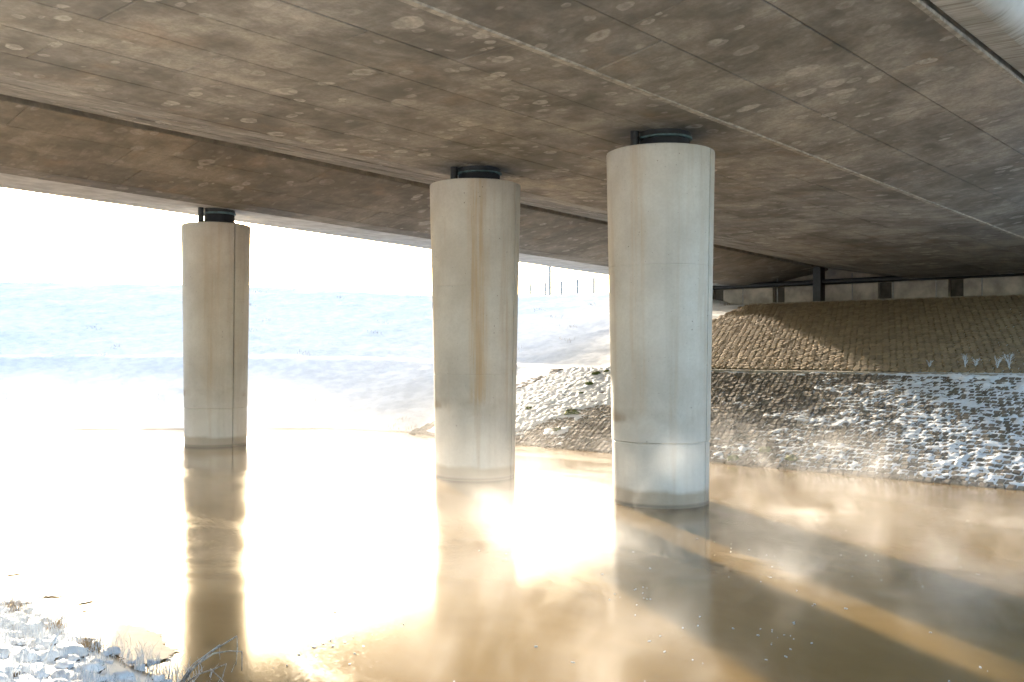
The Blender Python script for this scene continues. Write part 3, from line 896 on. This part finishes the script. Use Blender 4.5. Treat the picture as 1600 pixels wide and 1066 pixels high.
tag(g, 'frosted grass blades between the snowy stones bottom left', 'grass', kind='stuff')
tufts = [(2.75, 7.55, 'straw coloured dry grass tuft at the water edge, farthest along the near bank'), (2.72, 6.75, 'brown dry grass tuft among the snowy stones, middle of three'), (2.70, 6.15, 'brown dry grass tuft closest to the shore ice')]
for i, (u, v, lab) in enumerate(tufts):
    z = float(terrain(np.array([u]), np.array([v]))[0])
    pts = [W(u + r.gauss(0, 0.035), v + r.gauss(0, 0.05), z) for _ in range(90)]
    o = blades('dry_grass_tuft', pts, M_STRAW, 50 + i, 0.05, 0.13, 0.0016, 1.0)
    tag(o, lab, 'grass tuft', 'dry grass tufts on the near bank')
sp = []
for c in range(80):
    v0 = r.uniform(15, 44)
    q_ = np.linspace(-20, 34, 200)
    dd = sdist(FAR, q_, np.full(200, v0), -1.0)
    want = r.choice([0.15, 0.3, 0.6, 2.0, 8.0, 13.0, 15.0, 16.0]) * r.uniform(0.7, 1.2)
    u0 = float(q_[np.argmin(np.abs(dd - want))])
    for k in range(16):
        u, v = u0 + r.gauss(0, 0.10), v0 + r.gauss(0, 0.16)
        sp.append((u, v))
sp = on_ground(sp, 0.0)
g = blades('bank_grass', sp, M_STRAW, 8, 0.04, 0.15, 0.003, 1.2)
tag(g, 'sparse dead grass poking through the snow of the far bank', 'grass', kind='stuff')
def at(px_, py_, Y): return Vector(((px_ - 800) / 1525 * Y, Y, CAMH + (545 - py_) / 1525 * Y))
M_REED = m_plain('frosted_reed', (0.34, 0.31, 0.28), 0.7, 0.6, 40)
reed = empty('bent_reed', at(285, 1068, 5.65))
reed_inv = Matrix.Translation(-Vector(reed.location))
stems = [([(283, 1070, 5.65), (300, 1046, 5.64), (330, 1018, 5.62), (371, 993, 5.60), (372, 1010, 5.59), (370, 1038, 5.58)], 0.005),
         ([(285, 1070, 5.66), (305, 1040, 5.68), (335, 1020, 5.72), (360, 1016, 5.74), (379, 1017, 5.75), (379, 1047, 5.75)], 0.005),
         ([(287, 1070, 5.63), (312, 1052, 5.60), (336, 1044, 5.57), (355, 1036, 5.55), (350, 1052, 5.54), (346, 1066, 5.53)], 0.004),
         ([(280, 1068, 5.66), (304, 1036, 5.70), (345, 1006, 5.76), (344, 1020, 5.77), (345, 1030, 5.77)], 0.0035),
         ([(330, 1044, 5.56), (345, 1058, 5.52), (360, 1074, 5.48)], 0.003)]
for pts, rad in stems:
    bm = bmesh.new(); n = len(pts)
    add_tube(bm, [at(*p) for p in pts], [rad * (1.3 - 0.9 * i / (n - 1)) for i in range(n)], 7)
    q = bm_obj('stem', bm, M_REED, reed, smooth=True); q.matrix_parent_inverse = reed_inv
tag(reed, 'bent frosty dead reed leaning over the water beside the snowy bank', 'reed')
st = empty('frosted_grass_stem', at(58, 1075, 5.3))
bm = bmesh.new(); add_tube(bm, [at(56, 1080, 5.3), at(74, 1030, 5.32), at(95, 984, 5.36)], [0.010, 0.008, 0.003], 7)
q = bm_obj('stalk', bm, M_FROST, st, smooth=True); q.matrix_parent_inverse = Matrix.Translation(-Vector(st.location))
tag(st, 'single upright frosted grass stem in front of the snowy stones', 'grass stem')

# ------------------------------------------------------------------ skim ice: shore plates and drifting flecks
def m_ice():
    k = NT('thin_ice'); p = k.pos()
    c = k.mix(k.noise(p, 12, 4), (0.26, 0.26, 0.26), (0.48, 0.49, 0.50))
    return k.surf(c, 0.5, k.bump(k.noise(p, 40, 3), 0.3, 0.004))
M_ICE = m_ice()
def plates(name, spots, seed):
    r = random.Random(seed); V, F = [], []
    for (u, v, s, el) in spots:
        n = r.randrange(7, 11); a0 = r.uniform(0, 6.28); ro = r.uniform(0, 3.14)
        ring = []
        for k in range(n):
            a = a0 + 2 * math.pi * k / n; q = s * r.uniform(0.55, 1.15)
            x, y = q * math.cos(a) * el, q * math.sin(a)
            ring.append((u + x * math.cos(ro) - y * math.sin(ro), v + x * math.sin(ro) + y * math.cos(ro)))
        m0 = len(V); zt = r.uniform(0.004, 0.008)
        V += [W(a, b, -0.004) for a, b in ring] + [W(a, b, zt) for a, b in ring]
        F.append(tuple(range(m0 + n, m0 + 2 * n)))
        for k in range(n): F.append((m0 + k, m0 + (k + 1) % n, m0 + n + (k + 1) % n, m0 + n + k))
    return mesh_obj(name, V, F, M_ICE)
r = random.Random(77)
ui = np.arange(2.70, 3.9, 0.025); vi = np.arange(4.4, 9.6, 0.025)
UI, VI = np.meshgrid(ui, vi, indexing='ij')
ik = fbm(UI * 3.0, VI * 2.2, 5) - 0.36 - 0.7 * np.clip(UI - 2.85 - 0.25 * (fbm(UI * 0 + 3, VI * 1.1, 2)), 0, 9)
ik = ik > 0.05
fi = []
n2_ = len(vi)
for i in range(len(ui) - 1):
    for j in range(n2_ - 1):
        if ik[i, j] and ik[i + 1, j + 1] and ui[i] < 3.3 and vi[j] > 5.7: fi.append((i * n2_ + j, (i + 1) * n2_ + j, (i + 1) * n2_ + j + 1, i * n2_ + j + 1))
jit = (rng.random(UI.shape + (2,)) - 0.5) * 0.016
PI_ = np.stack([(UI + jit[..., 0]) * DU[0] + (VI + jit[..., 1]) * DV[0], (UI + jit[..., 0]) * DU[1] + (VI + jit[..., 1]) * DV[1], 0.006 + 0.006 * fbm(UI * 6, VI * 6, 2)], -1)
o = mesh_obj('shore_ice', PI_.reshape(-1, 3), fi, M_ICE, smooth=True)
tag(o, 'thin white ice plates along the near shore', 'ice', kind='stuff')
fl = []
for c in range(45):
    x0 = r.uniform(420, 1600); y0 = r.uniform(790, 1066)
    Yc = 1525 * CAMH / (y0 - 545); X = (x0 - 800) / 1525 * Yc
    u0 = X * DU[0] + Yc * DU[1]; v0 = X * DV[0] + Yc * DV[1]
    for k in range(r.randrange(1, 7)):
        fl.append((u0 + r.gauss(0, 0.16), v0 + r.gauss(0, 0.16), r.uniform(0.0015, 0.006), r.uniform(1, 4)))
o = plates('ice_flecks', fl, 4)
tag(o, 'small white ice flecks drifting on the brown water', 'ice', kind='stuff')

# ------------------------------------------------------------------ steam rising off the river
bm = bmesh.new()
add_box(bm, W(4.2, 10.5, 0.80), (24, 33, 1.58), ANG)
mist = bm_obj('mist', bm, m_mist())
tag(mist, 'wisps of sunlit steam drifting low over the river', 'mist', kind='stuff')
